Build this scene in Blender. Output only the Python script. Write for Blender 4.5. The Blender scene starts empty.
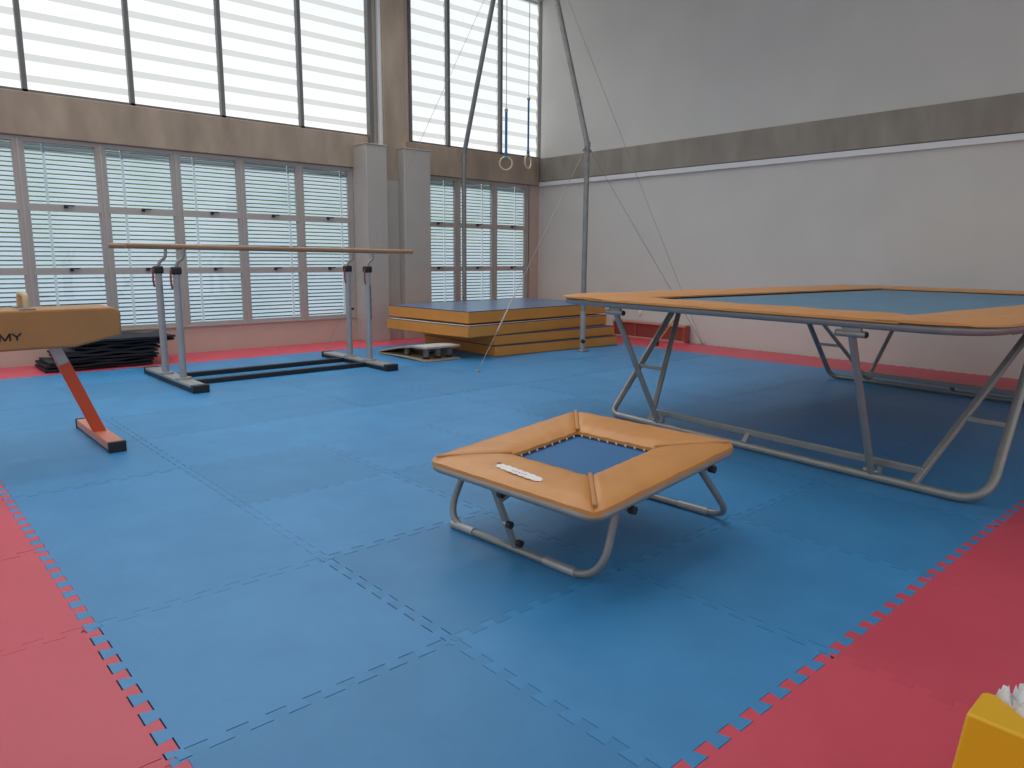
import bpy, bmesh, math, random
from mathutils import Vector, Matrix
random.seed(7)
COL = bpy.context.scene.collection
PI = math.pi

# ------------------------------------------------------------------ materials
def new_mat(name):
    m = bpy.data.materials.new(name); m.use_nodes = True
    nt = m.node_tree
    return m, nt, nt.nodes['Principled BSDF']

def paint(name, col, rough=.5, metal=0., spec=.5, noise=0., nscale=8., bump=0., bscale=60., col2=None, stretch=None, sheen=0.):
    m, nt, b = new_mat(name)
    b.inputs['Base Color'].default_value = (*col, 1)
    b.inputs['Roughness'].default_value = rough
    b.inputs['Metallic'].default_value = metal
    b.inputs['Specular IOR Level'].default_value = spec
    if noise or bump:
        tc = nt.nodes.new('ShaderNodeTexCoord')
        src = tc.outputs['Object']
        if stretch:
            mp = nt.nodes.new('ShaderNodeMapping'); mp.inputs['Scale'].default_value = stretch
            nt.links.new(src, mp.inputs['Vector']); src = mp.outputs['Vector']
    if noise:
        n = nt.nodes.new('ShaderNodeTexNoise'); n.inputs['Scale'].default_value = nscale; n.inputs['Detail'].default_value = 6
        nt.links.new(src, n.inputs['Vector'])
        r = nt.nodes.new('ShaderNodeMapRange'); r.inputs['From Min'].default_value = .3; r.inputs['From Max'].default_value = .7
        nt.links.new(n.outputs['Fac'], r.inputs['Value'])
        mx = nt.nodes.new('ShaderNodeMix'); mx.data_type = 'RGBA'
        c2 = col2 or tuple(c * (1 - noise) for c in col)
        mx.inputs[6].default_value = (*col, 1); mx.inputs[7].default_value = (*c2, 1)
        nt.links.new(r.outputs['Result'], mx.inputs[0]); nt.links.new(mx.outputs[2], b.inputs['Base Color'])
    if bump:
        n = nt.nodes.new('ShaderNodeTexNoise'); n.inputs['Scale'].default_value = bscale; n.inputs['Detail'].default_value = 4
        nt.links.new(src, n.inputs['Vector'])
        bp = nt.nodes.new('ShaderNodeBump'); bp.inputs['Strength'].default_value = bump; bp.inputs['Distance'].default_value = .01
        nt.links.new(n.outputs['Fac'], bp.inputs['Height']); nt.links.new(bp.outputs['Normal'], b.inputs['Normal'])
    return m

def foam(name, col, dirt):
    """foam mat: every mat has its own slight tint (colour attribute), scuffed by noise"""
    m, nt, b = new_mat(name)
    b.inputs['Roughness'].default_value = .42
    b.inputs['Specular IOR Level'].default_value = .5
    at = nt.nodes.new('ShaderNodeVertexColor'); at.layer_name = 'tint'
    tc = nt.nodes.new('ShaderNodeTexCoord')
    n = nt.nodes.new('ShaderNodeTexNoise'); n.inputs['Scale'].default_value = 2.2; n.inputs['Detail'].default_value = 7; n.inputs['Roughness'].default_value = .65
    nt.links.new(tc.outputs['Object'], n.inputs['Vector'])
    r = nt.nodes.new('ShaderNodeMapRange'); r.inputs['From Min'].default_value = .35; r.inputs['From Max'].default_value = .7
    nt.links.new(n.outputs['Fac'], r.inputs['Value'])
    mx = nt.nodes.new('ShaderNodeMix'); mx.data_type = 'RGBA'
    mx.inputs[6].default_value = (*col, 1); mx.inputs[7].default_value = (*dirt, 1)
    nt.links.new(r.outputs['Result'], mx.inputs[0])
    mu = nt.nodes.new('ShaderNodeMix'); mu.data_type = 'RGBA'; mu.blend_type = 'MULTIPLY'; mu.inputs[0].default_value = 1
    nt.links.new(mx.outputs[2], mu.inputs[6]); nt.links.new(at.outputs['Color'], mu.inputs[7])
    nt.links.new(mu.outputs[2], b.inputs['Base Color'])
    n2 = nt.nodes.new('ShaderNodeTexNoise'); n2.inputs['Scale'].default_value = 140
    nt.links.new(tc.outputs['Object'], n2.inputs['Vector'])
    bp = nt.nodes.new('ShaderNodeBump'); bp.inputs['Strength'].default_value = .15; bp.inputs['Distance'].default_value = .004
    nt.links.new(n2.outputs['Fac'], bp.inputs['Height']); nt.links.new(bp.outputs['Normal'], b.inputs['Normal'])
    return m

def backlit(name, col, refl=.25, tv=0.):
    """thin translucent sheet lit from behind by the sun and sky"""
    m = bpy.data.materials.new(name); m.use_nodes = True; nt = m.node_tree; nt.nodes.clear()
    out = nt.nodes.new('ShaderNodeOutputMaterial')
    t = nt.nodes.new('ShaderNodeBsdfTranslucent'); t.inputs['Color'].default_value = (*col, 1)
    d = nt.nodes.new('ShaderNodeBsdfDiffuse'); d.inputs['Color'].default_value = (*[min(1, c * .9) for c in col], 1)
    mix = nt.nodes.new('ShaderNodeMixShader'); mix.inputs[0].default_value = refl
    if tv:
        tc = nt.nodes.new('ShaderNodeTexCoord')
        mp = nt.nodes.new('ShaderNodeMapping'); mp.inputs['Scale'].default_value = (1.2, 1, 1.2)
        n = nt.nodes.new('ShaderNodeTexNoise'); n.inputs['Scale'].default_value = 1.3; n.inputs['Detail'].default_value = 3
        nt.links.new(tc.outputs['Object'], mp.inputs['Vector']); nt.links.new(mp.outputs['Vector'], n.inputs['Vector'])
        mx = nt.nodes.new('ShaderNodeMix'); mx.data_type = 'RGBA'
        mx.inputs[6].default_value = (*col, 1); mx.inputs[7].default_value = (col[0] * (1 - tv), col[1] * (1 - tv * .55), col[2] * (1 - tv), 1)
        r = nt.nodes.new('ShaderNodeMapRange'); r.inputs['From Min'].default_value = .4; r.inputs['From Max'].default_value = .65
        nt.links.new(n.outputs['Fac'], r.inputs['Value']); nt.links.new(r.outputs['Result'], mx.inputs[0])
        nt.links.new(mx.outputs[2], t.inputs['Color'])
    nt.links.new(t.outputs[0], mix.inputs[1]); nt.links.new(d.outputs[0], mix.inputs[2])
    nt.links.new(mix.outputs[0], out.inputs['Surface'])
    return m

def glass_mat(name):
    m = bpy.data.materials.new(name); m.use_nodes = True; nt = m.node_tree; nt.nodes.clear()
    out = nt.nodes.new('ShaderNodeOutputMaterial')
    t = nt.nodes.new('ShaderNodeBsdfTransparent'); t.inputs['Color'].default_value = (.95, .98, .98, 1)
    g = nt.nodes.new('ShaderNodeBsdfGlossy'); g.inputs['Roughness'].default_value = .03
    mix = nt.nodes.new('ShaderNodeMixShader'); mix.inputs[0].default_value = .05
    nt.links.new(t.outputs[0], mix.inputs[1]); nt.links.new(g.outputs[0], mix.inputs[2])
    nt.links.new(mix.outputs[0], out.inputs['Surface'])
    return m

M = {
    'blue': foam('blue_foam', (.050, .255, .52), (.038, .215, .455)),
    'red': foam('red_foam', (.66, .078, .120), (.60, .068, .104)),
    'sub': paint('dark_underlay', (.015, .02, .03), .9),
    'wall': paint('white_wall_paint', (.66, .635, .585), .75, noise=.06, nscale=1.2, bump=.08, bscale=30),
    'wall_low': paint('beige_wall_paint', (.56, .43, .365), .7, noise=.08, nscale=2),
    'box': paint('white_painted_plaster', (.46, .42, .38), .65, noise=.05, nscale=3),
    'concrete': paint('bare_concrete', (.45, .355, .265), .85, noise=.35, nscale=3, bump=.3, bscale=25, stretch=(1, 1, .35)),
    'concrete2': paint('grey_concrete', (.36, .32, .265), .85, noise=.28, nscale=3, bump=.3, bscale=25, stretch=(1, 1, .35)),
    'ceiling': paint('pale_ceiling', (.6, .6, .58), .8),
    'alu': paint('window_aluminium', (.46, .42, .39), .45, metal=.2),
    'darkalu': paint('dark_mullion', (.16, .155, .15), .5),
    'whitetrim': paint('white_trim', (.78, .77, .76), .5),
    'black': paint('black_plastic', (.012, .012, .014), .45),
    'rubber': paint('black_rubber', (.02, .02, .02), .7),
    'panel': backlit('white_louvre_sheet', (.69, .725, .75)),
    'panel_lap': backlit('louvre_lap_shade', (.385, .392, .39)),  # darkening where two sheets overlap is put into this colour
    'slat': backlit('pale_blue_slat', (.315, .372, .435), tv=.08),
    'slat_dark': backlit('slat_gap_shade', (.115, .135, .15)),  # shade between the slats, painted as a dark strip
    'slat_hi': backlit('slat_highlight', (.55, .575, .49), tv=.3),  # brightness from outside, painted as a pale highlight strip on the slats
    'cord': backlit('blind_ladder_tape', (.235, .275, .31)),
    'glass': glass_mat('window_glass'),
    'steel': paint('grey_painted_steel', (.30, .29, .275), .38, metal=.35, noise=.15, nscale=12),
    'steel_l': paint('silver_steel', (.40, .39, .385), .35, metal=.35, noise=.12, nscale=14),
    'pole': paint('galvanised_pole', (.30, .30, .29), .45, metal=.4, noise=.25, nscale=10),
    'cable': paint('steel_cable', (.30, .30, .29), .5, metal=.2),
    'orange': paint('orange_vinyl', (.64, .285, .080), .40, noise=.10, nscale=5, bump=.25, bscale=9),
    'orange_mat': paint('orange_mat_vinyl', (.66, .27, .05), .45, noise=.1, nscale=3, bump=.08, bscale=10),
    'seam': paint('orange_seam', (.52, .25, .09), .6),
    'bed': paint('blue_trampoline_weave', (.022, .15, .36), .55, noise=.12, nscale=4, bump=.1, bscale=300),
    'bed2': paint('pale_blue_trampoline_weave', (.10, .235, .36), .5, noise=.1, nscale=3, bump=.1, bscale=300),
    'mattop': paint('blue_mat_cover', (.12, .19, .33), .28, noise=.2, nscale=2, bump=.1, bscale=8),
    'matedge': paint('dark_blue_piping', (.035, .055, .12), .5),
    'matpale': paint('pale_mat_cover', (.55, .53, .50), .6),
    'elastic': paint('white_elastic', (.50, .56, .64), .6),
    'darkblue': paint('navy_band', (.012, .03, .085), .7),
    'label': paint('white_print', (.86, .83, .81), .5),
    'labelmark': paint('grey_print', (.42, .45, .47), .5),
    'leather': paint('tan_leather', (.40, .20, .062), .5, noise=.15, nscale=4, bump=.12, bscale=50),
    'pommel': paint('pale_wood_grip', (.55, .42, .26), .5),
    'redpaint': paint('red_orange_paint', (.62, .075, .015), .35),
    'redpaint_hi': paint('worn_salmon_paint', (.62, .22, .14), .4),
    'ink': paint('black_ink', (.012, .01, .012), .6),
    'wood': paint('varnished_rail_wood', (.40, .22, .11), .4, noise=.25, nscale=10, stretch=(.15, 1, 1)),
    'ply': paint('birch_plywood', (.56, .42, .28), .5, noise=.15, nscale=6, stretch=(1, .2, 1)),
    'carpet': paint('grey_springboard_top', (.47, .46, .45), .8, noise=.1),
    'ring': paint('beech_ring', (.66, .53, .36), .45),
    'strap': paint('blue_strap', (.015, .17, .38), .6),
    'strap_o': paint('orange_strap', (.52, .20, .08), .6),
    'cloth': paint('black_cloth', (.008, .009, .013), .75, bump=.3, bscale=25),
    'redbox': paint('red_brown_paint', (.40, .095, .075), .5, noise=.15, nscale=3),
    'redbox_in': paint('dark_red_paint', (.27, .05, .045), .6),
    'redbox_edge': paint('salmon_edge', (.56, .27, .22), .5),
    'yellow': paint('yellow_plastic', (.80, .43, .008), .38),
    'paper': paint('white_paper', (.85, .84, .82), .7),
}

# ------------------------------------------------------------------ mesh builder
def rot_to(d):
    return Vector((0, 0, 1)).rotation_difference(Vector(d).normalized()).to_matrix()

class MB:
    def __init__(s): s.v = []; s.f = []; s.mi = []
    def add(s, vs, fs, mi=0):
        o = len(s.v); s.v += [tuple(x) for x in vs]
        s.f += [tuple(i + o for i in f) for f in fs]; s.mi += [mi] * len(fs); return s
    def box(s, c, size, mi=0, rot=None):
        hx, hy, hz = size[0] / 2, size[1] / 2, size[2] / 2
        vs = [Vector((x, y, z)) for x in (-hx, hx) for y in (-hy, hy) for z in (-hz, hz)]
        if rot is not None: vs = [rot @ v for v in vs]
        vs = [v + Vector(c) for v in vs]
        return s.add(vs, [(0, 1, 3, 2), (4, 6, 7, 5), (0, 4, 5, 1), (2, 3, 7, 6), (0, 2, 6, 4), (1, 5, 7, 3)], mi)
    def span(s, a, b, mi=0):
        return s.box([(a[i] + b[i]) / 2 for i in range(3)], [abs(b[i] - a[i]) for i in range(3)], mi)
    def bar(s, a, b, w, h, up=(0, 0, 1), mi=0):
        """rectangular bar from a to b, w across, h along up"""
        a, b, up = Vector(a), Vector(b), Vector(up)
        d = (b - a).normalized(); x = d.cross(up).normalized(); y = x.cross(d)
        vs = [p + x * i * w / 2 + y * j * h / 2 for p in (a, b) for i, j in ((-1, -1), (1, -1), (1, 1), (-1, 1))]
        return s.add(vs, [(0, 1, 2, 3), (7, 6, 5, 4), (0, 4, 5, 1), (1, 5, 6, 2), (2, 6, 7, 3), (3, 7, 4, 0)], mi)
    def tube(s, path, r, n=12, mi=0, closed=False, flat=None):
        P = [Vector(p) for p in path]; m = len(P)
        T = []
        for i in range(m):
            if closed: d = P[(i + 1) % m] - P[i - 1]
            else: d = P[min(i + 1, m - 1)] - P[max(i - 1, 0)]
            T.append(d.normalized())
        ref = Vector((0, 0, 1)) if abs(T[0].z) < .9 else Vector((1, 0, 0))
        nx = T[0].cross(ref).normalized(); o = len(s.v); vs = []
        for i in range(m):
            if i: nx = T[i - 1].rotation_difference(T[i]) @ nx
            nx = (nx - T[i] * nx.dot(T[i])).normalized(); ny = T[i].cross(nx)
            for k in range(n):
                a = 2 * PI * k / n
                vs.append(P[i] + (nx * math.cos(a) + ny * math.sin(a)) * r)
        fs = []
        for i in range(m if closed else m - 1):
            j = (i + 1) % m
            for k in range(n):
                l = (k + 1) % n
                fs.append((i * n + k, i * n + l, j * n + l, j * n + k))
        if not closed:
            fs += [tuple(reversed(range(n))), tuple(range((m - 1) * n, m * n))]
        return s.add(vs, fs, mi)
    def cyl(s, a, b, r, n=16, mi=0): return s.tube([a, b], r, n, mi)
    def prism(s, poly, axis, a, b, mi=0):
        """polygon (2D) extruded along axis from a to b"""
        def pt(p, t):
            return {'x': (t, p[0], p[1]), 'y': (p[0], t, p[1]), 'z': (p[0], p[1], t)}[axis]
        n = len(poly)
        vs = [pt(p, a) for p in poly] + [pt(p, b) for p in poly]
        fs = [tuple(reversed(range(n))), tuple(range(n, 2 * n))] + [(i, (i + 1) % n, (i + 1) % n + n, i + n) for i in range(n)]
        return s.add(vs, fs, mi)
    def xf(s, m):
        s.v = [tuple(m @ Vector(v)) for v in s.v]; return s
    def build(s, name, mats, parent=None, bevel=0, seg=3, smooth=True, loc=None, rotz=0):
        me = bpy.data.meshes.new(name); me.from_pydata(s.v, [], s.f)
        mats = mats if isinstance(mats, (list, tuple)) else [mats]
        for m in mats: me.materials.append(M[m])
        for p, i in zip(me.polygons, s.mi): p.material_index = i
        bm = bmesh.new(); bm.from_mesh(me); bmesh.ops.recalc_face_normals(bm, faces=bm.faces); bm.to_mesh(me); bm.free()
        if smooth:
            me.shade_smooth()
            me.set_sharp_from_angle(angle=math.radians(38))
        o = bpy.data.objects.new(name, me); COL.objects.link(o)
        if parent is not None: o.parent = parent
        if loc: o.location = loc
        o.rotation_euler.z = rotz
        if bevel:
            b = o.modifiers.new('bevel', 'BEVEL'); b.width = bevel; b.segments = seg; b.limit_method = 'ANGLE'; b.harden_normals = False
        return o

def fillet(path, r, n=6, closed=False):
    P = [Vector(p) for p in path]; out = []; m = len(P)
    for i, p in enumerate(P):
        if not closed and i in (0, m - 1): out.append(p); continue
        a, b = P[i - 1], P[(i + 1) % m]
        da, db = (a - p), (b - p); rr = min(r, da.length * .49, db.length * .49)
        A, B = p + da.normalized() * rr, p + db.normalized() * rr
        for k in range(n + 1):
            t = k / n; out.append(A * (1 - t) ** 2 + p * 2 * t * (1 - t) + B * t * t)
    return out

def thing(name, label, cat, loc=(0, 0, 0), rotz=0, group=None):
    o = bpy.data.objects.new(name, None); COL.objects.link(o); o.empty_display_size = .1
    o.location = loc; o.rotation_euler.z = rotz
    o['label'] = label; o['category'] = cat
    if group: o['group'] = group
    return o
def tag(o, label, cat, group=None):
    o['label'] = label; o['category'] = cat
    if group: o['group'] = group
    return o
def struct(o): o['kind'] = 'structure'; return o
def text_mesh(name, body, size, mat, parent, mx, extrude=.001, offset=.0):
    cu = bpy.data.curves.new(name, 'FONT'); cu.body = body; cu.size = size; cu.extrude = extrude; cu.align_x = 'CENTER'; cu.align_y = 'CENTER'; cu.offset = offset
    t = bpy.data.objects.new(name + '_tmp', cu); COL.objects.link(t)
    bpy.context.view_layer.update()
    me = bpy.data.meshes.new_from_object(t.evaluated_get(bpy.context.evaluated_depsgraph_get()))
    bpy.data.objects.remove(t)
    me.transform(mx); me.materials.clear(); me.materials.append(M[mat])
    o = bpy.data.objects.new(name, me); COL.objects.link(o); o.parent = parent
    return o

# ================================================================== SETTING
# ---- floor: interlocking foam mats, one metre each, real jigsaw edges
TH = .045
def tooth_edge(n=8):
    p = 1 / n; out = [(0, 0)]
    for k in range(n):
        s = k * p
        out += [(s + .02 * p if k == 0 else s, -TH / 2), (s + .31 * p, -TH / 2), (s + .22 * p, TH / 2), (s + .78 * p, TH / 2), (s + .69 * p, -TH / 2)]
    out += [(1 - .02 * p, -TH / 2), (1, 0)]
    return out
TE = tooth_edge()
def mats(tiles, name, mat):
    V = []; F = []; tint = []
    for (i, j) in tiles:
        rnd = random.Random(i * 131 + j * 17 + 5)
        poly = [(i + a, j + b) for a, b in TE[:-1]]
        poly += [(i + 1 + b, j + a) for a, b in TE[:-1]]
        poly += [(i + a, j + 1 + b) for a, b in reversed(TE[1:])]
        poly += [(i + b, j + a) for a, b in reversed(TE[1:])]
        g = rnd.choice((.0006, .001, .002, .0034, .0046)); cx, cy = i + .5 + rnd.uniform(-.001, .001), j + .5 + rnd.uniform(-.001, .001)
        z = rnd.uniform(-.0012, 0)
        poly = [(cx + (x - i - .5) * (1 - g), cy + (y - j - .5) * (1 - g)) for x, y in poly]
        n = len(poly); o = len(V)
        V += [(x, y, z) for x, y in poly] + [(x, y, -.021) for x, y in poly]
        F.append(tuple(range(o, o + n)))
        F += [(o + k, o + n + k, o + n + (k + 1) % n, o + (k + 1) % n) for k in range(n)]
        t = rnd.uniform(.88, 1.06); tint += [t] * (n + 1)
    me = bpy.data.meshes.new(name); me.from_pydata(V, [], F); me.materials.append(M[mat])
    ca = me.color_attributes.new('tint', 'FLOAT_COLOR', 'CORNER')
    for p, t in zip(me.polygons, tint):
        for l in p.loop_indices: ca.data[l].color = (t, t, t, 1)
    bm = bmesh.new(); bm.from_mesh(me)
    bmesh.ops.triangulate(bm, faces=[f for f in bm.faces if len(f.verts) > 4]); bmesh.ops.recalc_face_normals(bm, faces=bm.faces)
    bm.to_mesh(me); bm.free()
    o = bpy.data.objects.new(name, me); COL.objects.link(o); return struct(o)
blue = [(i, j) for i in range(0, 9) for j in range(-1, 8)]
red = [(i, j) for i in range(-2, 10) for j in range(-3, 9) if (i, j) not in blue]
mats(blue, 'floor', 'blue'); mats(red, 'floor', 'red')
struct(MB().span((-6, -7, -.06), (10.3, 9.3, -.022)).build('floor', 'sub', smooth=False))

# ---- walls
W0 = -3.0
wb = MB()
wb.span((W0, 9.0, -.05), (10.14, 9.3, .395))                      # below the lower windows
wb.span((W0, 9.02, 2.85), (10.14, 9.3, 3.39))                     # behind the beam
wb.span((5.82, 9.0, .395), (7.40, 9.3, 2.85)); wb.span((9.83, 9.0, .395), (10.14, 9.3, 2.85))
wb.span((W0, 9.0, .395), (-1.66, 9.3, 2.85))
wb.span((6.24, 9.0, 3.39), (6.96, 9.3, 6.5)); wb.span((W0, 9.0, 3.39), (-2.41, 9.3, 6.5))
struct(wb.build('wall_back', 'wall_low', smooth=False))
RW = -.0145      # the right wall runs slightly out of square
def rw(mb): return mb.xf(Matrix.Translation((10, 0, 0)) @ Matrix.Rotation(RW, 4, 'Z') @ Matrix.Translation((-10, 0, 0)))
struct(rw(MB().span((10.0, -7, -.05), (10.25, 9.3, 6.5))).build('wall_right', 'wall', smooth=False))
struct(MB().span((W0, -4, 6.5), (10.25, 9.3, 6.7)).build('ceiling', 'ceiling', smooth=False))
struct(MB().span((W0, 8.94, 2.86), (10.07, 9.02, 3.385)).build('trim_1', 'concrete', bevel=.012))
struct(rw(MB().span((9.95, -7, 2.935), (10.0, 8.92, 3.39))).build('trim_2', 'concrete2', bevel=.01))
struct(rw(MB().span((9.95, -7, 2.845), (10.0, 8.99, 2.925))).build('trim_3', 'whitetrim', bevel=.004))
# column of bare concrete between two white boxed-in shafts
struct(MB().span((6.30, 8.75, -.02), (6.73, 9.0, 6.5)).build('trim_4', 'concrete', bevel=.01))
struct(MB().span((6.20, 8.735, 0), (6.60, 8.75, 2.68)).build('trim_5', 'box'))
b = MB().span((5.82, 8.55, 0), (6.205, 9.0, 3.2)); b.span((5.81, 8.54, 3.2), (6.215, 8.94, 3.215)); struct(b.build('trim_6', 'box', bevel=.008))
b = MB().span((6.545, 8.55, 0), (7.08, 9.0, 3.2)); b.span((6.535, 8.54, 3.2), (7.09, 8.94, 3.215)); struct(b.build('trim_7', 'box', bevel=.008))
for k, (x0, x1, m_) in enumerate(((6.13, 6.20, 'darkalu'), (6.20, 6.275, 'concrete2'), (6.28, 6.36, 'whitetrim'))):
    struct(MB().span((x0 - .03, 8.86 - (k == 2) * .06, 3.2), (x1 - .03, 8.98, 6.5)).build('trim_%d' % (8 + k), m_, bevel=.01))
struct(MB().span((9.5, 8.75, 6.36), (10.1, 9.0, 6.5)).build('trim_11', 'concrete2', bevel=.01))

# ---- windows
def lower_window(n, xs, cordside):
    root = bpy.data.objects.new('window_%d' % n, None); COL.objects.link(root); struct(root); root.location = (xs[0], 9, .4)
    inv = Matrix.Translation((-xs[0], -9, -.4))
    zs = [.40, 1.20, 2.005, 2.855]
    f = MB()
    for x in xs:
        f.span((x - .045, 9.0, .4), (x + .045, 9.07, 2.855)); f.span((x - .015, 8.985, .4), (x + .015, 9.0, 2.855))
    for i in range(len(xs) - 1):
        for k, z in enumerate(zs):
            if k in (0, 3): f.span((xs[i] + .045, 9.0, z - (0 if k == 0 else .05)), (xs[i + 1] - .045, 9.07, z + (.05 if k == 0 else 0)))
            else:
                f.span((xs[i] + .045, 8.995, z - .045), (xs[i + 1] - .045, 9.06, z + .045))
        for z0, z1 in zip(zs[:-1], zs[1:]):          # thin sash around every pane
            a, c = xs[i] + .045, xs[i + 1] - .045
            f.span((a, 9.01, z0 + .045), (a + .022, 9.05, z1 - .045)); f.span((c - .022, 9.01, z0 + .045), (c, 9.05, z1 - .045))
    f.xf(inv).build('window_frame', 'alu', root, smooth=False)
    MB().span((xs[0] - .05, 8.975, .385), (xs[-1] + .05, 9.0, .402)).xf(inv).build('window_sill', 'alu', root, smooth=False)
    for i in range(len(xs) - 1):
        a, c = xs[i] + .067, xs[i + 1] - .067
        for k in range(3):
            z0, z1 = zs[k] + .045, zs[k + 1] - .045
            MB().span((a, 9.028, z0), (c, 9.032, z1)).xf(inv).build('glass_pane', 'glass', root, smooth=False)
            if k:   # black latch on the rail under each opening pane
                z = zs[k]; xm = (a + c) / 2
                l = MB().span((xm - .02, 8.965, z + .028), (xm + .10, 8.985, z + .042)); l.span((xm - .02, 8.965, z + .0), (xm + .02, 8.995, z + .042))
                l.xf(inv).build('latch', 'black', root, smooth=False)
        # one outside blind of tilted slats per column
        bl = MB(); z = .36; X0, X1 = xs[i] - .01, xs[i + 1] + .01; row = 0
        while z < 2.9:
            pz = .058
            y0, y1 = 9.152, 9.132
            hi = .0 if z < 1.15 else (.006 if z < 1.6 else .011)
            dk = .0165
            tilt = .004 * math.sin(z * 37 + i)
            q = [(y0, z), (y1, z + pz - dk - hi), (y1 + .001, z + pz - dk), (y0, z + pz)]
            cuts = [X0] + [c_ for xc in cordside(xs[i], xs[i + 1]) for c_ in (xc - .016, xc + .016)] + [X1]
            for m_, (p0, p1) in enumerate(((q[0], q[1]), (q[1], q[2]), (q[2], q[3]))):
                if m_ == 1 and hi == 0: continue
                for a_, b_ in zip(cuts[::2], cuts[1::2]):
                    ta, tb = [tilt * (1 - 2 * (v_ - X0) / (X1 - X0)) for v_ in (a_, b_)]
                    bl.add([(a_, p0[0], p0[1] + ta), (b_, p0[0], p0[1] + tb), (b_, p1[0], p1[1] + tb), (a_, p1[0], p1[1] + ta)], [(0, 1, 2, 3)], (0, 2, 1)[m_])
            z += pz
        for xc in cordside(xs[i], xs[i + 1]):
            bl.add([(xc - .016, 9.128, .36), (xc + .016, 9.128, .36), (xc + .016, 9.128, 2.9), (xc - .016, 9.128, 2.9)], [(0, 1, 2, 3)], 3)
        bl.xf(inv).build('blind', ['slat', 'slat_dark', 'slat_hi', 'cord'], root, smooth=False)
    return root
xsL = [1.16 - .93 * 3, 1.16 - .93 * 2, .23, 1.16, 2.075, 3.02, 3.94, 4.88, 5.80]
lower_window(1, xsL, lambda a, c: [a + .29] if c < 4.5 else [c - .13])
lower_window(3, [7.08, 8.03, 8.94, 9.81], lambda a, c: [c - .22])
def upper_window(n, xs):
    root = bpy.data.objects.new('window_%d' % n, None); COL.objects.link(root); struct(root); root.location = (xs[0], 9, 3.4)
    inv = Matrix.Translation((-xs[0], -9, -3.4))
    f = MB()
    for x in xs: f.span((x - .028, 8.98, 3.39), (x + .028, 9.06, 6.5))
    f.span((xs[0], 8.98, 3.385), (xs[-1], 9.06, 3.42)); f.span((xs[0], 8.98, 6.44), (xs[-1], 9.06, 6.5))
    f.xf(inv).build('window_frame', 'darkalu', root, smooth=False)
    for i in range(len(xs) - 1):
        bl = MB(); z = 3.36; X0, X1 = xs[i] - .01, xs[i + 1] + .01; pz = .252
        while z < 6.5:
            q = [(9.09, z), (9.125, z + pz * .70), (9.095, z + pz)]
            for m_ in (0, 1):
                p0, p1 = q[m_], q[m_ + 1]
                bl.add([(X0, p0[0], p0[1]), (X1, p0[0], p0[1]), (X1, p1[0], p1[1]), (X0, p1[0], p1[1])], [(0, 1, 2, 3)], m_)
            z += pz
        bl.xf(inv).build('louvre_panel', ['panel', 'panel_lap'], root, smooth=False)
upper_window(2, [1.30 - 1.2225 * 3, 1.30 - 1.2225 * 2, 1.30 - 1.2225, 1.30, 2.52, 3.735, 4.96, 6.19])
upper_window(4, [6.99, 7.82, 9.075, 10.15])
s = MB().span((10.065, 6.23, .40), (10.095, 6.29, .48)); s.cyl((10.06, 6.26, .44), (10.07, 6.26, .44), .015)
tag(s.build('wall_socket', 'whitetrim', bevel=.004), 'small white socket on the right wall above the red box', 'socket')

# ================================================================== THINGS
ZV = Vector((0, 0, 1))
# ---- pads: puffed vinyl cover between four corners
def pad(name, parent, quad, z0, t, inner_flat=False, rr=None, n=28, m=10, flap=.03, wr=.004, seed=0, zf=None, mat='orange'):
    """quad = outer a, outer b, inner b, inner a (x,y); rr=(hx,hy,r,cx,cy) rounds the outer corners"""
    A, B, C, D = [Vector((*q, 0)) for q in quad]; rnd = random.Random(seed)
    ph = [rnd.uniform(0, 6.3) for _ in range(6)]
    def clampr(p):
        if not rr: return p
        hx, hy, r, cx, cy = rr; dx, dy = p.x - cx, p.y - cy
        ax, ay = abs(dx), abs(dy); ex, ey = ax - (hx - r), ay - (hy - r)
        if ex > 0 and ey > 0:
            # squircle-style mapping of the corner square onto a quarter disc
            mx = max(ex, ey); l = math.hypot(ex, ey); k = mx / l
            ax, ay = hx - r + ex * k, hy - r + ey * k
            return Vector((cx + math.copysign(ax, dx), cy + math.copysign(ay, dy), 0))
        return p
    V = []; F = []
    for i in range(n + 1):
        u = i / n
        for j in range(m + 1):
            w = j / m
            p = (A * (1 - u) + B * u) * (1 - w) + (D * (1 - u) + C * u) * w
            p = clampr(p)
            puff = 1 - abs(2 * w - 1) ** 5
            end = 1 - abs(2 * u - 1) ** 26
            z = t * (.45 + .55 * puff) * (.55 + .45 * end)
            z += wr * math.sin(u * 23 + ph[0] + 3 * w) * math.sin(w * 5 + ph[1]) + wr * .6 * math.sin(u * 47 + ph[2] - 6 * w)
            V.append(Vector((p.x, p.y, z0 + max(z, .004))))
    for i in range(n):
        for j in range(m):
            a = i * (m + 1) + j; F.append((a, a + 1, a + m + 2, a + m + 1))
    top = len(V)
    # skirt: border loop dropped down
    loop = [i * (m + 1) for i in range(n + 1)] + [n * (m + 1) + j for j in range(1, m + 1)] + [i * (m + 1) + m for i in range(n - 1, -1, -1)] + [j for j in range(m - 1, 0, -1)]
    for q in loop:
        i, j = divmod(q, m + 1)
        V.append(Vector((V[q].x, V[q].y, z0 - (flap if j == 0 else 0))))
    L = len(loop)
    for k in range(L): F.append((loop[k], loop[(k + 1) % L], top + (k + 1) % L, top + k))
    F.append(tuple(range(top, top + L)))
    if zf: V = [Vector((v.x, v.y, v.z + zf(v.x, v.y))) for v in V]
    mb = MB().add(V, F); o = mb.build(name, mat, parent)
    return o

def rrect(hx, hy, r, z, cx=0, cy=0, n=8):
    return fillet([(cx - hx, cy - hy, z), (cx + hx, cy - hy, z), (cx + hx, cy + hy, z), (cx - hx, cy + hy, z)], r, n, closed=True)

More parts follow.
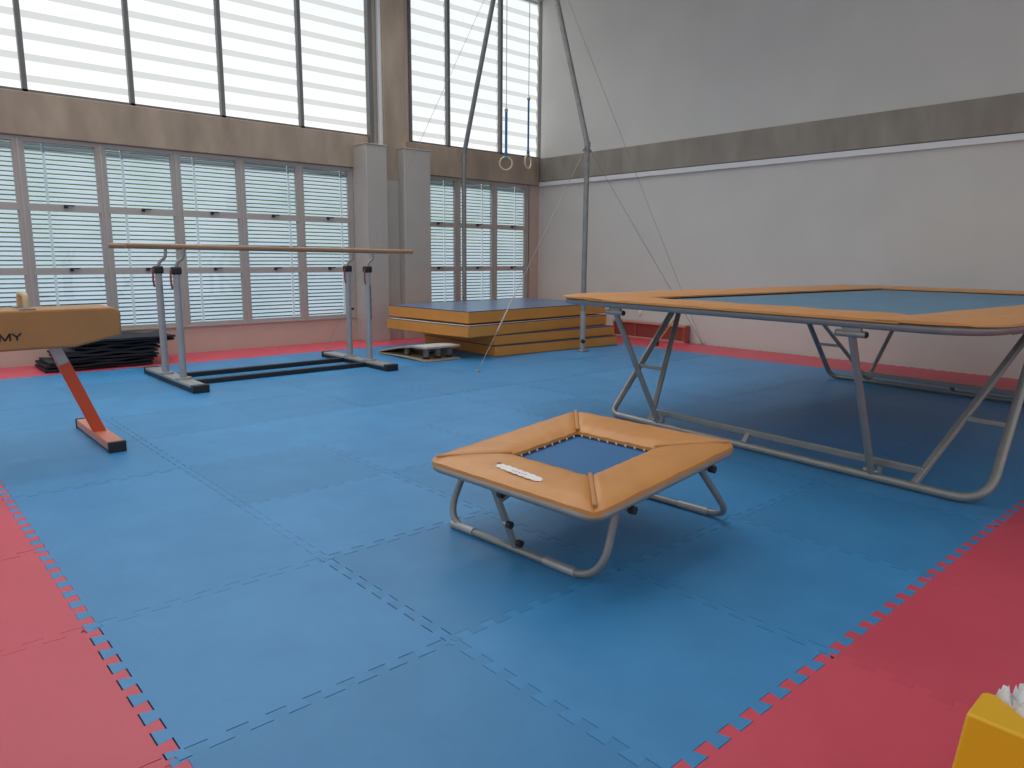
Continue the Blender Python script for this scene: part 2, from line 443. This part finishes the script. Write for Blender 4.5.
def lacing(x0, x1, y0, y1, gx, gy, z, pitch):
    """zigzag elastic from the bed edge to the frame side, one closed cord"""
    out = []
    def side(a, b, off):
        a, b, off = Vector(a), Vector(b), Vector(off); k = max(2, int((b - a).length / pitch))
        for i in range(k): out.append(a.lerp(b, (i + .25) / k)); out.append(a.lerp(b, (i + .5) / k) + off); out.append(a.lerp(b, (i + .75) / k) + off)
    side((x0, y0, z), (x1, y0, z), (0, -gy, 0)); side((x1, y0, z), (x1, y1, z), (gx, 0, 0))
    side((x1, y1, z), (x0, y1, z), (0, gy, 0)); side((x0, y1, z), (x0, y0, z), (-gx, 0, 0))
    return out

# ---- mini trampoline
mini = thing('mini_trampoline', 'small square mini trampoline with four orange pads, alone on the blue mats in front', 'mini trampoline', (2.165, .405, .0), math.radians(3))
HX, HY = .578, .54
tilt = lambda x, y: .07 * x + .028
MB().tube([(p[0], p[1], p[2] + tilt(*p[:2])) for p in rrect(HX, HY, .09, .385)], .019, 12, closed=True).build('frame', 'steel', mini)
IX, IY = .262, .258
rrp = (HX + .012, HY + .012, .07, 0, 0)
OX, OY = HX + .012, HY + .012
cor = [(-OX, -OY), (OX, -OY), (OX, OY), (-OX, OY)]; inn = [(-IX, -IY), (IX, -IY), (IX, IY), (-IX, IY)]
for k in range(4):
    l = (k + 1) % 4
    pd = pad('pad', mini, [cor[k], cor[l], inn[l], inn[k]], .40, .042, rr=rrp, seed=k, zf=tilt, wr=.0018, flap=.012)
    # folded seam along the mitre at the pad's end
    a, c = Vector((*cor[l], .435)), Vector((*inn[l], .432)); d = (c - a).normalized(); a = a + d * .05
    sm = MB().bar((a.x, a.y, a.z + tilt(a.x, a.y)), (c.x, c.y, c.z + tilt(c.x, c.y)), .02, .014); sm.build('pad_seam', 'seam', pd, bevel=.005)
bd = MB(); g = 14
Vb = [(-.245 + .49 * i / g, -.24 + .48 * j / g, .424 + .07 * (-.245 + .49 * i / g)) for i in range(g + 1) for j in range(g + 1)]
bd.add(Vb, [(i * (g + 1) + j, (i + 1) * (g + 1) + j, (i + 1) * (g + 1) + j + 1, i * (g + 1) + j + 1) for i in range(g) for j in range(g)])
bd.build('jumping_bed', 'bed', mini)
bo = MB()
for a, c in (((-.30, -.295), (.30, -.236)), ((-.30, .236), (.30, .295)), ((-.30, -.295), (-.241, .295)), ((.241, -.295), (.30, .295))):
    bo.add([(x, y, .4255 + .07 * x) for x, y in ((a[0], a[1]), (c[0], a[1]), (c[0], c[1]), (a[0], c[1]))], [(0, 1, 2, 3)])
bo.build('bed_border', 'darkblue', mini, smooth=False)
for sx, sy in ((1, 0), (-1, 0), (0, 1), (0, -1)):
    for k in range(8):
        q = -.21 + .06 * k
        a = (sx * .244 + sy * q, sy * .239 + sx * q); c = (sx * .268 + sy * (q + .022), sy * .263 + sx * (q + .022))
        MB().tube([(a[0], a[1], .429 + .07 * a[0]), (c[0], c[1], .429 + .07 * c[0])], .0048, 6).build('elastic_loop', 'elastic', mini)
# white printed label on the front-left pad (x = -OX side), lettering illegible in the photo
lab = MB(); zl = lambda x: .4705 + .07 * x + .0035
ys = [.150 - .32 * i / 24 for i in range(25)]
for i in range(24):
    hw = .024 + .003 * math.sin(i * 1.9) + (.003 if 3 < i < 20 else 0)
    if i in (0, 23): hw = .013
    xc = -.470 - .030 * i / 24
    lab.add([(xc - hw, ys[i], zl(xc - hw)), (xc + hw, ys[i], zl(xc + hw)), (xc + hw, ys[i + 1], zl(xc + hw)), (xc - hw, ys[i + 1], zl(xc - hw))], [(0, 1, 2, 3)], 0)
for i in range(5):
    y = .03 - i * .02
    lab.add([(-.492, y, zl(-.492) + .0006), (-.482, y, zl(-.482) + .0006), (-.482, y - .013, zl(-.482) + .0006), (-.492, y - .013, zl(-.492) + .0006)], [(0, 1, 2, 3)], 1)
lab.add([(-.462, .165, zl(-.462)), (-.442, .165, zl(-.442)), (-.442, .148, zl(-.442)), (-.462, .148, zl(-.462))], [(0, 1, 2, 3)], 2)
lo = lab.build('printed_label', ['label', 'labelmark', 'ink'], mini, smooth=False); lo['label'] = 'white printed label strip'
for sx, xb, xt in ((-1, -.425, -.345), (1, .735, .32)):
    zt = .36 + tilt(xt, 0)
    path = fillet([(xt, -.48, zt), (xb, -.465, .019), (xb, .60, .019), (xt, .50, zt)], .19, 8)
    lg = MB().tube(path, .0185, 12).build('leg', 'steel', mini)
    hx = xt - .0
    MB().cyl((hx + .01, -HY - .005, zt - .005), (hx + .01, HY + .005, zt - .005), .014).build('hinge_tube', 'steel', lg)
    for sy in (-1, 1):
        MB().cyl((hx + .01, sy * (HY - .0), zt - .005), (hx + .01, sy * (HY + .03), zt - .005), .019).build('end_cap', 'black', lg)
        MB().tube([(xb, (.455 if sy > 0 else -.235) - .085, .0205), (xb, (.455 if sy > 0 else -.215) + .085, .0205)], .0225, 12).build('foot_sleeve', 'steel_l', lg)
st = MB().bar((-.565, .075, .36), (-.43, .06, .03), .022, .035, (0, 1, 0)).build('strut', 'steel', mini, bevel=.004)
MB().cyl((-.52, .08, .29), (-.15, .10, .385), .016).build('brace', 'steel', st)
for (x, y, z) in ((-.55, .045, .335), (-.495, .04, .17), (-.435, .03, .062)):
    MB().cyl((x, y + .01, z), (x, y - .015, z), .018, 16).build('knob', 'black', st)
    MB().cyl((x, y + .035, z), (x, y + .008, z), .015, 14).build('collar', 'steel_l', st)

# ---- big trampoline (local axes: x = away from the near short side, y = along the near side)
tr = thing('trampoline', 'large competition trampoline with orange edge pads and pale blue bed on folding grey legs', 'trampoline', (3.944, .722, 0), -.077)
D, HS, ZT = 5.1, 1.69, 1.063
MB().tube(rrect(D / 2, 1.70, .34, ZT, D / 2, .10), .031, 14, closed=True).build('frame', 'steel', tr)
rrp = (D / 2 + .06, 1.76, .37, D / 2, .10)
o1 = -.06; o2 = D + .06; oyl = 1.86; oyr = 1.66
def bigpad(q, seed, t=.026, z0=1.086, n=40): return pad('pad', tr, q, z0, t, rr=rrp, seed=seed, wr=.0022, n=n, flap=.004)
bigpad([(o1, 1.34), (o1, -1.20), (.45, -1.06), (.45, 1.34)], 11)
bigpad([(o2, -1.06), (o2, 1.34), (4.62, 1.34), (4.62, -1.06)], 12)
bigpad([(o2 + .12, oyl), (o1, oyl), (o1, 1.16), (o2 + .12, 1.16)], 13, z0=1.089, n=80)
bigpad([(o1, -oyr), (o2, -oyr), (o2, -1.05), (o1, -1.05)], 14, z0=1.0885, n=80)
bd = MB(); g = 20
bd.add([(.50 + 4.08 * i / g, -1.02 + 2.12 * j / g, 1.078 - .012 * math.sin(PI * i / g) * math.sin(PI * j / g)) for i in range(g + 1) for j in range(g + 1)],
       [(i * (g + 1) + j, (i + 1) * (g + 1) + j, (i + 1) * (g + 1) + j + 1, i * (g + 1) + j + 1) for i in range(g) for j in range(g)])
bd.build('jumping_bed', 'bed2', tr)
MB().tube(lacing(.5, 4.58, -1.02, 1.10, .35, .45, 1.070, .07), .006, 5, closed=True).build('spring_lacing', 'pole', tr)
def leg_set(parent, xb, xt, xin, sgn):
    """one folding leg frame: outer tube with its two legs, inner rail, slanted legs, crossbars, struts"""
    VL, VR, TL, TR = 1.49, -1.585, 1.47, -1.48
    pth = fillet([(xt, TR, 1.02), (xb, VR, .03), (xb, VR + .6, .03)], .20, 8)[:-1] + fillet([(xb, VL - .6, .03), (xb, VL, .03), (xt, TL, 1.02)], .10, 6)[1:]
    Lg = MB().tube(pth, .0285, 12).build('base_rail', 'steel', parent)
    f = lambda k, y: (xb + (xt - xb) * k, y, .03 + (1.02 - .03) * k)     # point in the leg plane at height share k
    MB().bar(f(.09, -1.19), f(.09, 1.06), .03, .05).build('inner_rail', 'steel', Lg, bevel=.006)
    MB().bar(f(0, .09), f(.09, .09), .04, .02).build('rail_web', 'steel', Lg, bevel=.004)
    for s in (-1, 1):
        b0, b1, c0, c1 = (-1.16, -1.45, VR, TR) if s < 0 else (1.02, 1.43, VL, TL)
        MB().bar(f(0.0, b0), f(1., b1), .045, .03, (0, 0, 1)).build('slanted_leg', 'steel', Lg, bevel=.006)
        kc = .42; MB().bar(f(kc, b0 + (b1 - b0) * kc), f(kc, c0 + (c1 - c0) * kc), .04, .03).build('crossbar', 'steel', Lg, bevel=.004)
        xe = 0 if sgn > 0 else D
        sv = -.90 if s < 0 else 1.07
        if sgn < 0: sv = s * 1.03
        sb_ = .93 if sgn > 0 and s > 0 else sv
        stt = MB().tube([(xe + sgn * .02, sv, .985), (xb, sb_, .05)], .0235, 10).build('strut', 'steel', parent)
        MB().cyl((xe + sgn * .01, sv - .09, .995), (xe + sgn * .01, sv + .09, .995), .021).build('bracket', 'steel', stt)
        MB().span((xe - .012 + sgn * .01, sv - .06, .99), (xe + .012 + sgn * .01, sv + .06, 1.04)).build('bracket_plate', 'steel', stt)
        for e in (-1, 1): MB().cyl((xe + sgn * .01, sv + e * .088, .995), (xe + sgn * .01, sv + e * .097, .995), .0185).build('bracket_cap', 'black', stt)
        c = MB().cyl((xb - .0, sb_ - .05, .066), (xb, sb_ + .05, .066), .018); c.span((xb - .01, sb_ - .012 - .05, .06), (xb + .01, sb_ + .012 - .05, .11)); c.build('strut_catch', 'steel', stt)
leg_set(tr, .43, 1.27, .5, 1)
leg_set(tr, 4.22, 3.34, 4.1, -1)
MB().tube([(3.2, .55, 1.05), (3.45, 1.0, .93), (3.7, 1.35, .80)], .006, 6).build('lock_wire', 'cable', tr)
MB().cyl((.5, -1.58, 1.03), (4.6, -1.58, 1.03), .012).build('side_rod', 'steel', tr)

# ---- pommel horse
ph = thing('pommel_horse', 'tan leather pommel horse on slanted red legs, cut off by the left edge', 'pommel horse', (.15, 4.19, 0))
prof = [(-.785, .825), (-.47, .757), (.47, .757), (.785, .825), (.79, .99), (.775, 1.02), (.74, 1.042), (-.74, 1.042), (-.775, 1.02), (-.79, .99)]
MB().prism(prof, 'y', -.175, .175).build('body', 'leather', ph, bevel=.035, seg=5)
for sx in (-1, 1):
    x = sx * .20
    arch = fillet([(x, -.145, 1.03), (x, -.125, 1.145), (x, .125, 1.145), (x, .145, 1.03)], .075, 8)
    h = MB().tube(arch, .02, 12).build('pommel', 'pommel', ph)
    for a, c in ((-.165, -.10), (.10, .165)): MB().span((x - .05, a, 1.036), (x + .05, c, 1.052)).build('pommel_base', 'steel', h, bevel=.006)
    # two-stage telescopic leg and its floor beam
    tp, bt = Vector((sx * .355, 0, .78)), Vector((sx * .615, 0, .06)); md = tp.lerp(bt, .17)
    lg = MB().bar(md, bt, .085, .045, (0, 1, 0)).build('leg', 'redpaint', ph, bevel=.005); lg['label'] = 'red-orange painted leg'
    MB().bar(tp, md + (bt - tp) * .05, .065, .075, (1, 0, 0)).build('leg_sleeve', 'steel_l', lg, bevel=.004)
    ft = MB().span((sx * .62 - .055, -.45, .012), (sx * .62 + .055, .56, .075)).build('floor_beam', ['redpaint_hi'], ph, bevel=.006); ft['label'] = 'salmon red floor beam with black ends'
    for a, c in ((-.475, -.44), (.55, .585)):
        MB().span((sx * .62 - .06, a, 0), (sx * .62 + .06, c, .08)).build('end_cap', 'black', ft, bevel=.006)
def letter(strokes):
    mb = MB()
    for (x0, z0), (x1, z1) in strokes: mb.bar((x0 - .15, -.1762, z0), (x1 - .15, -.1762, z1), .002, .0115, (0, 0, 1) if abs(x1 - x0) > abs(z1 - z0) else (1, 0, 0))
    o = mb.build('letter', 'ink', ph, smooth=False); return o
letter([((.168, .831), (.168, .883)), ((.168, .881), (.198, .833)), ((.198, .833), (.228, .881)), ((.228, .831), (.228, .883))])['label'] = 'black letter M'
letter([((.240, .881), (.268, .856)), ((.296, .881), (.268, .856)), ((.268, .831), (.268, .858))])['label'] = 'black letter Y'

# ---- parallel bars
pb = thing('parallel_bars', 'wooden parallel bars on four silver posts with a black base frame', 'parallel bars', (3.235, 6.5, 0))
RY = (-.245, .265)
for y in RY:
    rl = MB()
    n = 16; sec = [(math.cos(2 * PI * k / n) * .021, math.sin(2 * PI * k / n) * .027) for k in range(n)]
    e0, e1 = (-1.655, 1.885) if y < 0 else (-1.69, 1.82)
    rl.prism([(y + a, b) for a, b in sec], 'x', e0, e1)
    rl.xf(Matrix.Translation((0, 0, 1.503)) @ Matrix.Rotation(.008, 4, 'Y'))
    rail = rl.build('rail', 'wood', pb, bevel=.006)
bx = (-1.175, 1.18)
for x in bx:
    cf = MB().span((x - .08, -.74, .02), (x + .08, .90, .075)); c = cf.build('cross_foot', 'steel_l', pb, bevel=.006)
    MB().span((x - .083, -.71, 0), (x + .083, .87, .05)).build('foot_rail', 'black', c, bevel=.004)
    for a, d in ((-.80, -.715), (.875, .93)): MB().span((x - .085, a, 0), (x + .085, d, .082)).build('foot_end', 'black', c, bevel=.008)
    for y in RY:
        xk = x; x = x - (.03 if x < 0 and y > 0 else 0)
        up = MB().cyl((x, y, .07), (x, y, 1.24), .038, 18).build('post', 'steel_l', pb)
        MB().cyl((x, y, .075), (x, y, .095), .085, 18).build('post_flange', 'steel_l', up)
        cl = MB().span((x - .05, y - .048, 1.215), (x + .05, y + .048, 1.30)); cl.build('clamp', 'black', up, bevel=.02)
        MB().tube([(x - .07, y - .05, 1.26), (x - .075, y - .055, 1.14), (x - .065, y - .055, 1.07)], .011, 8).build('clamp_lever', 'redbox_in', up)
        MB().tube(fillet([(x + .0, y, 1.28), (x + .02, y, 1.35), (x + .085, y, 1.39), (x + .095, y, 1.50)], .04, 5), .017, 10).build('rail_carrier', 'steel', up)
        if x > 0 and y < 0:
            ink = MB(); rnd = random.Random(3)
            for k in range(9):   # worn upright lettering, not legible in the photo
                z = .62 + k * .05
                for e in range(3):
                    ink.bar((x + .012, y - .0385, z + e * .013), (x + .034, y - .022, z + e * .013 + rnd.choice((-.012, .0, .012))), .004, .008)
            ink.build('worn_lettering', 'ink', up, smooth=False)
        if x > 0 and y > 0: MB().cyl((x + .035, y, .72), (x + .075, y, .72), .016).build('height_knob', 'black', up)
        x = xk
for y in (-.24, .33):
    MB().span((bx[0] + .07, y - .035, 0), (bx[1] - .07, y + .035, .055)).build('base_rail', 'black', pb, bevel=.006)

# ---- crash mats
GM = 'orange crash mats stacked in the far corner'
def crash_mat(label, L, W, x, y, z, deg, t=.152, top='mattop', edge='matedge'):
    r = thing('crash_mat', label, 'crash mat', (x, y, z), math.radians(deg), GM)
    n = 24; mb = MB()
    MB().span((0, 0, 0), (L, W, t - .006)).build('foam_body', 'orange_mat', r, bevel=.014, seg=3)
    MB().span((.006, .006, t - .008), (L - .006, W - .006, t)).build('top_cover', top, r, bevel=.004)
    MB().tube(fillet([(.004, .004, t - .006), (L - .004, .004, t - .006), (L - .004, W - .004, t - .006), (.004, W - .004, t - .006)], .02, 3, True), .0065, 6, closed=True).build('piping', edge, r)
    for s in (.3, .7):
        MB().tube(fillet([(L + .002, W * s - .09, t * .62), (L + .035, W * s - .08, t * .4), (L + .035, W * s + .08, t * .4), (L + .002, W * s + .09, t * .62)], .03, 4), .008, 6).build('handle', 'matedge', r)
    return r
crash_mat('lowest orange crash mat, lying on the floor under the other three', 2.55, 1.95, 6.28, 5.88, .0, -3.5, t=.156, top='matedge')
crash_mat('second orange crash mat from the floor, flush with the lowest one', 2.58, 1.95, 6.28, 5.91, .158, -2, top='matedge')
crash_mat('third orange crash mat from the floor, sticking out over the springboard', 3.2, 1.87, 5.74, 5.84, .312, 4, t=.165, top='matpale')
crash_mat('topmost orange crash mat with a blue cover facing up', 3.15, 1.87, 5.81, 5.92, .500, 3.5, t=.172)

# ---- springboard
sb = thing('springboard', 'low plywood springboard with grey top, open coil springs, beside the crash mats', 'springboard', (5.46, 6.64, 0))
n = 20; P = lambda t: (-.60 + 1.22 * t)      # t=0 high end (near), t=1 low end (far)
def curve_sheet(zf, th, w):
    V = []; F = []
    for i in range(n + 1):
        t = i / n; y = P(t); z = zf(t)
        V += [(-w, y, z), (w, y, z), (w, y, z + th), (-w, y, z + th)]
    for i in range(n):
        a = i * 4; b2 = a + 4
        F += [(a, a + 1, b2 + 1, b2), (a + 1, a + 2, b2 + 2, b2 + 1), (a + 2, a + 3, b2 + 3, b2 + 2), (a + 3, a, b2, b2 + 3)]
    F += [(0, 3, 2, 1), (n * 4, n * 4 + 1, n * 4 + 2, n * 4 + 3)]
    return MB().add(V, F)
ztop = lambda t: .018 + .162 * (1 - max(0, (t - .15) / .85) ** 1.6)
curve_sheet(ztop, .018, .30).build('top_board', 'ply', sb)
curve_sheet(lambda t: ztop(t) + .019, .006, .29).build('carpet', 'carpet', sb)
curve_sheet(lambda t: .004 + .012 * math.sin(PI * t), .018, .30).build('base_board', 'ply', sb)
for (x, y) in ((-.2, -.47), (.2, -.47), (0, -.47), (-.2, .0), (.2, .0)):
    tt = (y + .6) / 1.22; zt = ztop(tt); h = [(x + .036 * math.cos(a * .5), y + .036 * math.sin(a * .5), .024 + (zt - .026) * a / 76) for a in range(77)]
    sp = MB().tube(h, .007, 6).build('coil_spring', 'steel_l', sb)
    MB().cyl((x, y, .02), (x, y, .05), .05, 14).build('spring_seat', 'black', sp)

# ---- rings frame
rf = thing('ring_frame', 'tall steel rings gantry of two kinked poles braced by thin guy cables', 'rings frame', (7.75, 7.0, 0))
def wp(x, y, z): return (x - 7.75, y - 7.0, z)
TOPZ = 5.95
for s, y0, zk in ((-1, 5.53, 3.08), (1, 8.465, 3.20)):
    y1 = 7.0 + s * .55
    up = MB().tube(fillet([wp(7.75, y0, 0), wp(7.75, y0, zk), wp(7.75, y1, TOPZ)], .10, 5), .04, 14).build('pole', 'pole', rf)
    MB().span(wp(7.67, y0 - .08, 0), wp(7.83, y0 + .08, .012)).build('base_plate', 'steel', up)
    MB().cyl(wp(7.75, y0, .01), wp(7.75, y0, .62), .0435, 14).build('foot_sleeve', 'steel_l', up)
    MB().cyl(wp(7.72, y0 - .03, .16), wp(7.69, y0 - .075, .16), .03).build('clamp_knob', 'black', up)
    MB().cyl(wp(7.75, y0, zk - .05), wp(7.75, y0, zk + .03), .047, 14).build('kink_collar', 'pole', up)
    for dx in (-1, 1): MB().bar(wp(7.75 + dx * .03, y0, zk - .06), wp(7.75 + dx * .09, y0, zk - .10), .012, .03).build('cable_eye', 'steel', up)
MB().cyl(wp(7.75, 7 - .62, TOPZ), wp(7.75, 7 + .62, TOPZ), .04).build('top_bar', 'pole', rf)
ANR = (10.04, 4.88, 0); ANL = (5.19, 4.96, 0)
def cab(a, b, r=.0035, turn=None):
    c = MB().tube([wp(*a), wp(*b)], r, 6).build('guy_cable', 'cable', rf)
    if turn:
        A, B = Vector(a), Vector(b); p, q = A.lerp(B, turn[0]), A.lerp(B, turn[1])
        MB().tube([wp(*p), wp(*q)], .010, 8).build('tensioner', 'steel_l', c)
    return c
cab((7.79, 5.53, 3.02), ANR); cab((7.75, 6.40, TOPZ), ANR)
cab((7.71, 5.53, 3.02), ANL, turn=(.70, .84)); 
cab((7.75, 7.6, TOPZ), (4.9, 8.35, 0), .003)
for a in (ANR, ANL, (4.9, 8.35, 0)):
    MB().cyl(wp(a[0], a[1], 0), wp(a[0], a[1], .02), .03).build('floor_anchor', 'steel_l', rf)
A = Vector((7.79, 5.53, 3.02)).lerp(Vector(ANR), .80)
so = MB().tube([wp(*A), wp(8.5, 4.8, .0)], .011, 6).build('tension_strap', 'strap_o', rf); so['label'] = 'orange tension strap'
sp = A.lerp(Vector((8.5, 4.8, 0)), .80); MB().box(wp(*sp), (.05, .05, .09)).build('ratchet', 'black', so, bevel=.01)

# ---- the two rings, each with strap and cable
def ring(label, y, zc, ztop, yaw):
    r = thing('gymnastic_ring', label, 'gymnastic ring', (7.75, y, zc), yaw, 'wooden rings hanging from the rings gantry')
    R_ = .104
    MB().tube([(R_ * math.sin(2 * PI * k / 40), 0, R_ * math.cos(2 * PI * k / 40)) for k in range(40)], .014, 10, closed=True).build('ring', 'ring', r)
    MB().span((-.021, -.006, R_ - .02), (.021, .006, ztop - zc)).build('strap', 'strap', r)
    MB().span((-.03, -.012, R_ - .02), (.03, .012, R_ + .07)).build('strap_sleeve', 'strap', r, bevel=.004)
    MB().tube([(0, 0, ztop - zc - .02), (0, 0, TOPZ - zc)], .006, 6).build('hanging_cable', 'cable', r)
    k = MB().cyl((0, -.014, ztop - zc + .02), (0, .014, ztop - zc + .02), .03, 14); k.build('swivel', 'steel_l', r)
    return r
va = math.atan2(7.75 + .546, 7.34 + 2.05)     # direction from which the pair is seen
ring('left one of two wooden rings hanging on blue straps, turned flat to the front', 7.34, 2.96, 3.78, -va + .1)
ring('right one of two wooden rings hanging on blue straps, turned nearly edge-on', 6.806, 2.94, 3.88, -va + 1.05)

# ---- long red box against the right wall
rb = thing('storage_bench', 'long low red-brown wooden box standing against the right wall', 'bench box', (9.93, 5.95, 0), RW)
Lb = .80
MB().span((-.0, -Lb, 0), (.13, Lb, .29)).build('body', 'redbox', rb, bevel=.006)
fr = MB().span((-.03, -Lb, .265), (.13, Lb, .30)); fr.span((-.03, -Lb, 0), (.0, Lb, .03)); fr.build('edge_frame', 'redbox_edge', rb, bevel=.004)
for k in (-1, -.35, .35, 1):
    MB().span((-.028, k * (Lb - .02) - .02, .03), (.0, k * (Lb - .02) + .02, .265)).build('upright_batten', 'redbox', rb)
MB().span((-.004, -Lb + .03, .035), (-.001, Lb - .03, .262)).build('front_board', 'redbox_in', rb)

# ---- heap of black folded cover under the window
ck = thing('folded_cover', 'heap of black covers folded in layers on the floor under the window', 'folded cover', (1.78, 8.5, 0))
rnd = random.Random(11); mb = MB(); lay = 9
for k in range(lay):
    z0 = .005 + k * .042; th = .038
    x0 = -.70 + .045 * k + rnd.uniform(-.06, .06); x1 = .50 + .02 * k + rnd.uniform(-.04, .05)
    if k >= lay - 2: x0, x1 = -.28 + .05 * (k - lay), .80
    y0 = -.36 + rnd.uniform(-.04, .03); y1 = .34 + rnd.uniform(-.03, .03)
    nx, ny = 22, 6; V = []; F = []
    ph1, ph2 = rnd.uniform(0, 6), rnd.uniform(0, 6)
    for i in range(nx + 1):
        for j in range(ny + 1):
            u, w = i / nx, j / ny
            x = x0 + (x1 - x0) * u; y = y0 + (y1 - y0) * w + .018 * math.sin(u * 9 + ph1)
            bz = .012 * math.sin(u * 14 + ph1) * math.sin(w * 5 + ph2)
            ed = min(u, 1 - u, w * .6, (1 - w) * .6) * 26; ed = max(.45, min(1, ed))
            V.append((x, y, z0 + th * .5 + bz + th * .5 * math.sqrt(ed)))
    o = len(V)
    for i in range(nx + 1):
        for j in range(ny + 1):
            a = V[i * (ny + 1) + j]; u, w = i / nx, j / ny
            ed = max(.45, min(1, min(u, 1 - u, w * .6, (1 - w) * .6) * 26))
            V.append((a[0], a[1], max(0.002, z0 + th * .5 - th * .5 * math.sqrt(ed) + .6 * (a[2] - z0 - th * .5 - th * .5 * math.sqrt(ed)))))
    for i in range(nx):
        for j in range(ny):
            a = i * (ny + 1) + j
            F.append((a, a + 1, a + ny + 2, a + ny + 1)); F.append((o + a, o + a + ny + 1, o + a + ny + 2, o + a + 1))
    ring_ = [i * (ny + 1) for i in range(nx + 1)] + [nx * (ny + 1) + j for j in range(1, ny + 1)] + [i * (ny + 1) + ny for i in range(nx - 1, -1, -1)] + [j for j in range(ny - 1, 0, -1)]
    for q in range(len(ring_)):
        a, c = ring_[q], ring_[(q + 1) % len(ring_)]; F.append((a, c, o + c, o + a))
    mb.add(V, F)
mb.build('cover_layers', 'cloth', ck)

# ---- yellow box with paper in the near right corner
yb = thing('yellow_box', 'yellow plastic box with a wide rim, at the bottom right corner of the picture', 'box', (1.093, -1.661, 0))
H = .50
rim = [(0, 0), (.112, .002), (.123, -.008), (.124, -.022), (.030, -.145), (.030, -.62), (0, -.62)]
foot = [(-.012, .05), (.115, .05), (.128, .03), (.130, -.022), (.034, -.145), (.034, -.66), (-.012, -.66)]
n = len(rim)
V = [(x, y, 0) for x, y in foot] + [(x, y, H) for x, y in rim]
MB().add(V, [tuple(reversed(range(n))), tuple(range(n, 2 * n))] + [(k, (k + 1) % n, n + (k + 1) % n, n + k) for k in range(n)]).build('front_wall', 'yellow', yb, bevel=.006, seg=3)
t = MB().span((.06, -.03, 0), (.50, -.005, .34)); t.span((.475, -.62, 0), (.50, -.03, .34)); t.span((.03, -.645, 0), (.50, -.62, .34)); t.span((.03, -.62, 0), (.475, -.03, .03))
t.build('tub', 'yellow', yb, smooth=False)
pp = thing('paper_bundle', 'crumpled white paper sticking out of the yellow box', 'paper', (1.093, -1.661, .031))
rnd = random.Random(5); mbp = MB()
d = Vector((-.6, -.8, 0)); nrm = Vector((.8, -.6, 0))
for k in range(9):     # sheets stood on edge along the slanted rim, torn tops
    a = Vector((.124, -.026, 0)) + nrm * (.004 + .013 * k) - d * (.016 + rnd.uniform(-.004, .004)); nx = 16; vs = []; fs = []; L_ = .145 + .012 * k
    for i in range(nx + 1):
        p = a + d * (L_ * i / nx); zt = .472 + .0035 * k + rnd.uniform(-.006, .007) + .006 * math.sin(i * .8 + k * 1.7)
        for z, o in ((0, 0), (.30, .003), (zt - .02, rnd.uniform(0, .005)), (zt, rnd.uniform(.003, .012))): q = p + nrm * o; vs.append((max(.034, q.x), q.y, z))
    for i in range(nx):
        for q in range(3): c = i * 4 + q; fs.append((c, c + 1, c + 5, c + 4))
    mbp.add(vs, fs)
mbp.build('sheets', 'paper', pp, smooth=False)

# ================================================================== LIGHT, WORLD, CAMERA
w = bpy.data.worlds.new('sky'); bpy.context.scene.world = w; w.use_nodes = True
bg = w.node_tree.nodes['Background']; bg.inputs['Color'].default_value = (.88, .95, 1.0, 1); bg.inputs['Strength'].default_value = .75
al = bpy.data.lights.new('overhead_fill', 'AREA'); al.shape = 'RECTANGLE'; al.size = 9; al.size_y = 8; al.energy = 175; al.spread = math.radians(130); al.color = (1, .97, .93)  # added fill light, no known fixture: brightens the floor from above
ao = bpy.data.objects.new('overhead_fill', al); COL.objects.link(ao); ao.location = (2.6, 4.3, 6.45)
bl_ = bpy.data.lights.new('window_side_fill', 'AREA'); bl_.shape = 'RECTANGLE'; bl_.size = 10; bl_.size_y = 1.2; bl_.energy = 135; bl_.spread = math.radians(120); bl_.color = (.93, .97, 1)  # added fill light out of view, strengthens the window light on the far floor
bo_ = bpy.data.objects.new('window_side_fill', bl_); COL.objects.link(bo_); bo_.location = (3.5, 7.7, 6.46); bo_.rotation_euler.x = math.radians(-18)
sun = bpy.data.lights.new('sun', 'SUN'); sun.energy = 6.0; sun.angle = math.radians(3); sun.color = (1, .98, .94)
so = bpy.data.objects.new('sun', sun); COL.objects.link(so)
so.rotation_euler = Vector((.25, -1, -.9)).normalized().to_track_quat('-Z', 'Y').to_euler()

yaw, pitch, roll = 0.73411236, -0.17359111, 0.00794042
f = Vector((math.sin(yaw) * math.cos(pitch), math.cos(yaw) * math.cos(pitch), math.sin(pitch)))
r = Vector((math.cos(yaw), -math.sin(yaw), 0)); u = r.cross(f)
r2 = r * math.cos(roll) + u * math.sin(roll); u2 = -r * math.sin(roll) + u * math.cos(roll)
cam = bpy.data.cameras.new('camera'); cam.sensor_width = 36; cam.sensor_fit = 'HORIZONTAL'; cam.lens = 726.877 * 36 / 1024; cam.clip_start = .05
co = bpy.data.objects.new('camera', cam); COL.objects.link(co)
mw = Matrix((r2, u2, -f)).transposed().to_4x4(); mw.translation = (-.54640389, -2.04671635, 1.43605222)
co.matrix_world = mw
bpy.context.scene.camera = co
sc = bpy.context.scene
sc.view_settings.view_transform = 'Standard'; sc.view_settings.look = 'None'; sc.view_settings.exposure = 0.0
try:
    sc.cycles.use_denoising = True; sc.cycles.max_bounces = 8; sc.cycles.diffuse_bounces = 5; sc.cycles.sample_clamp_indirect = 6
except Exception: pass
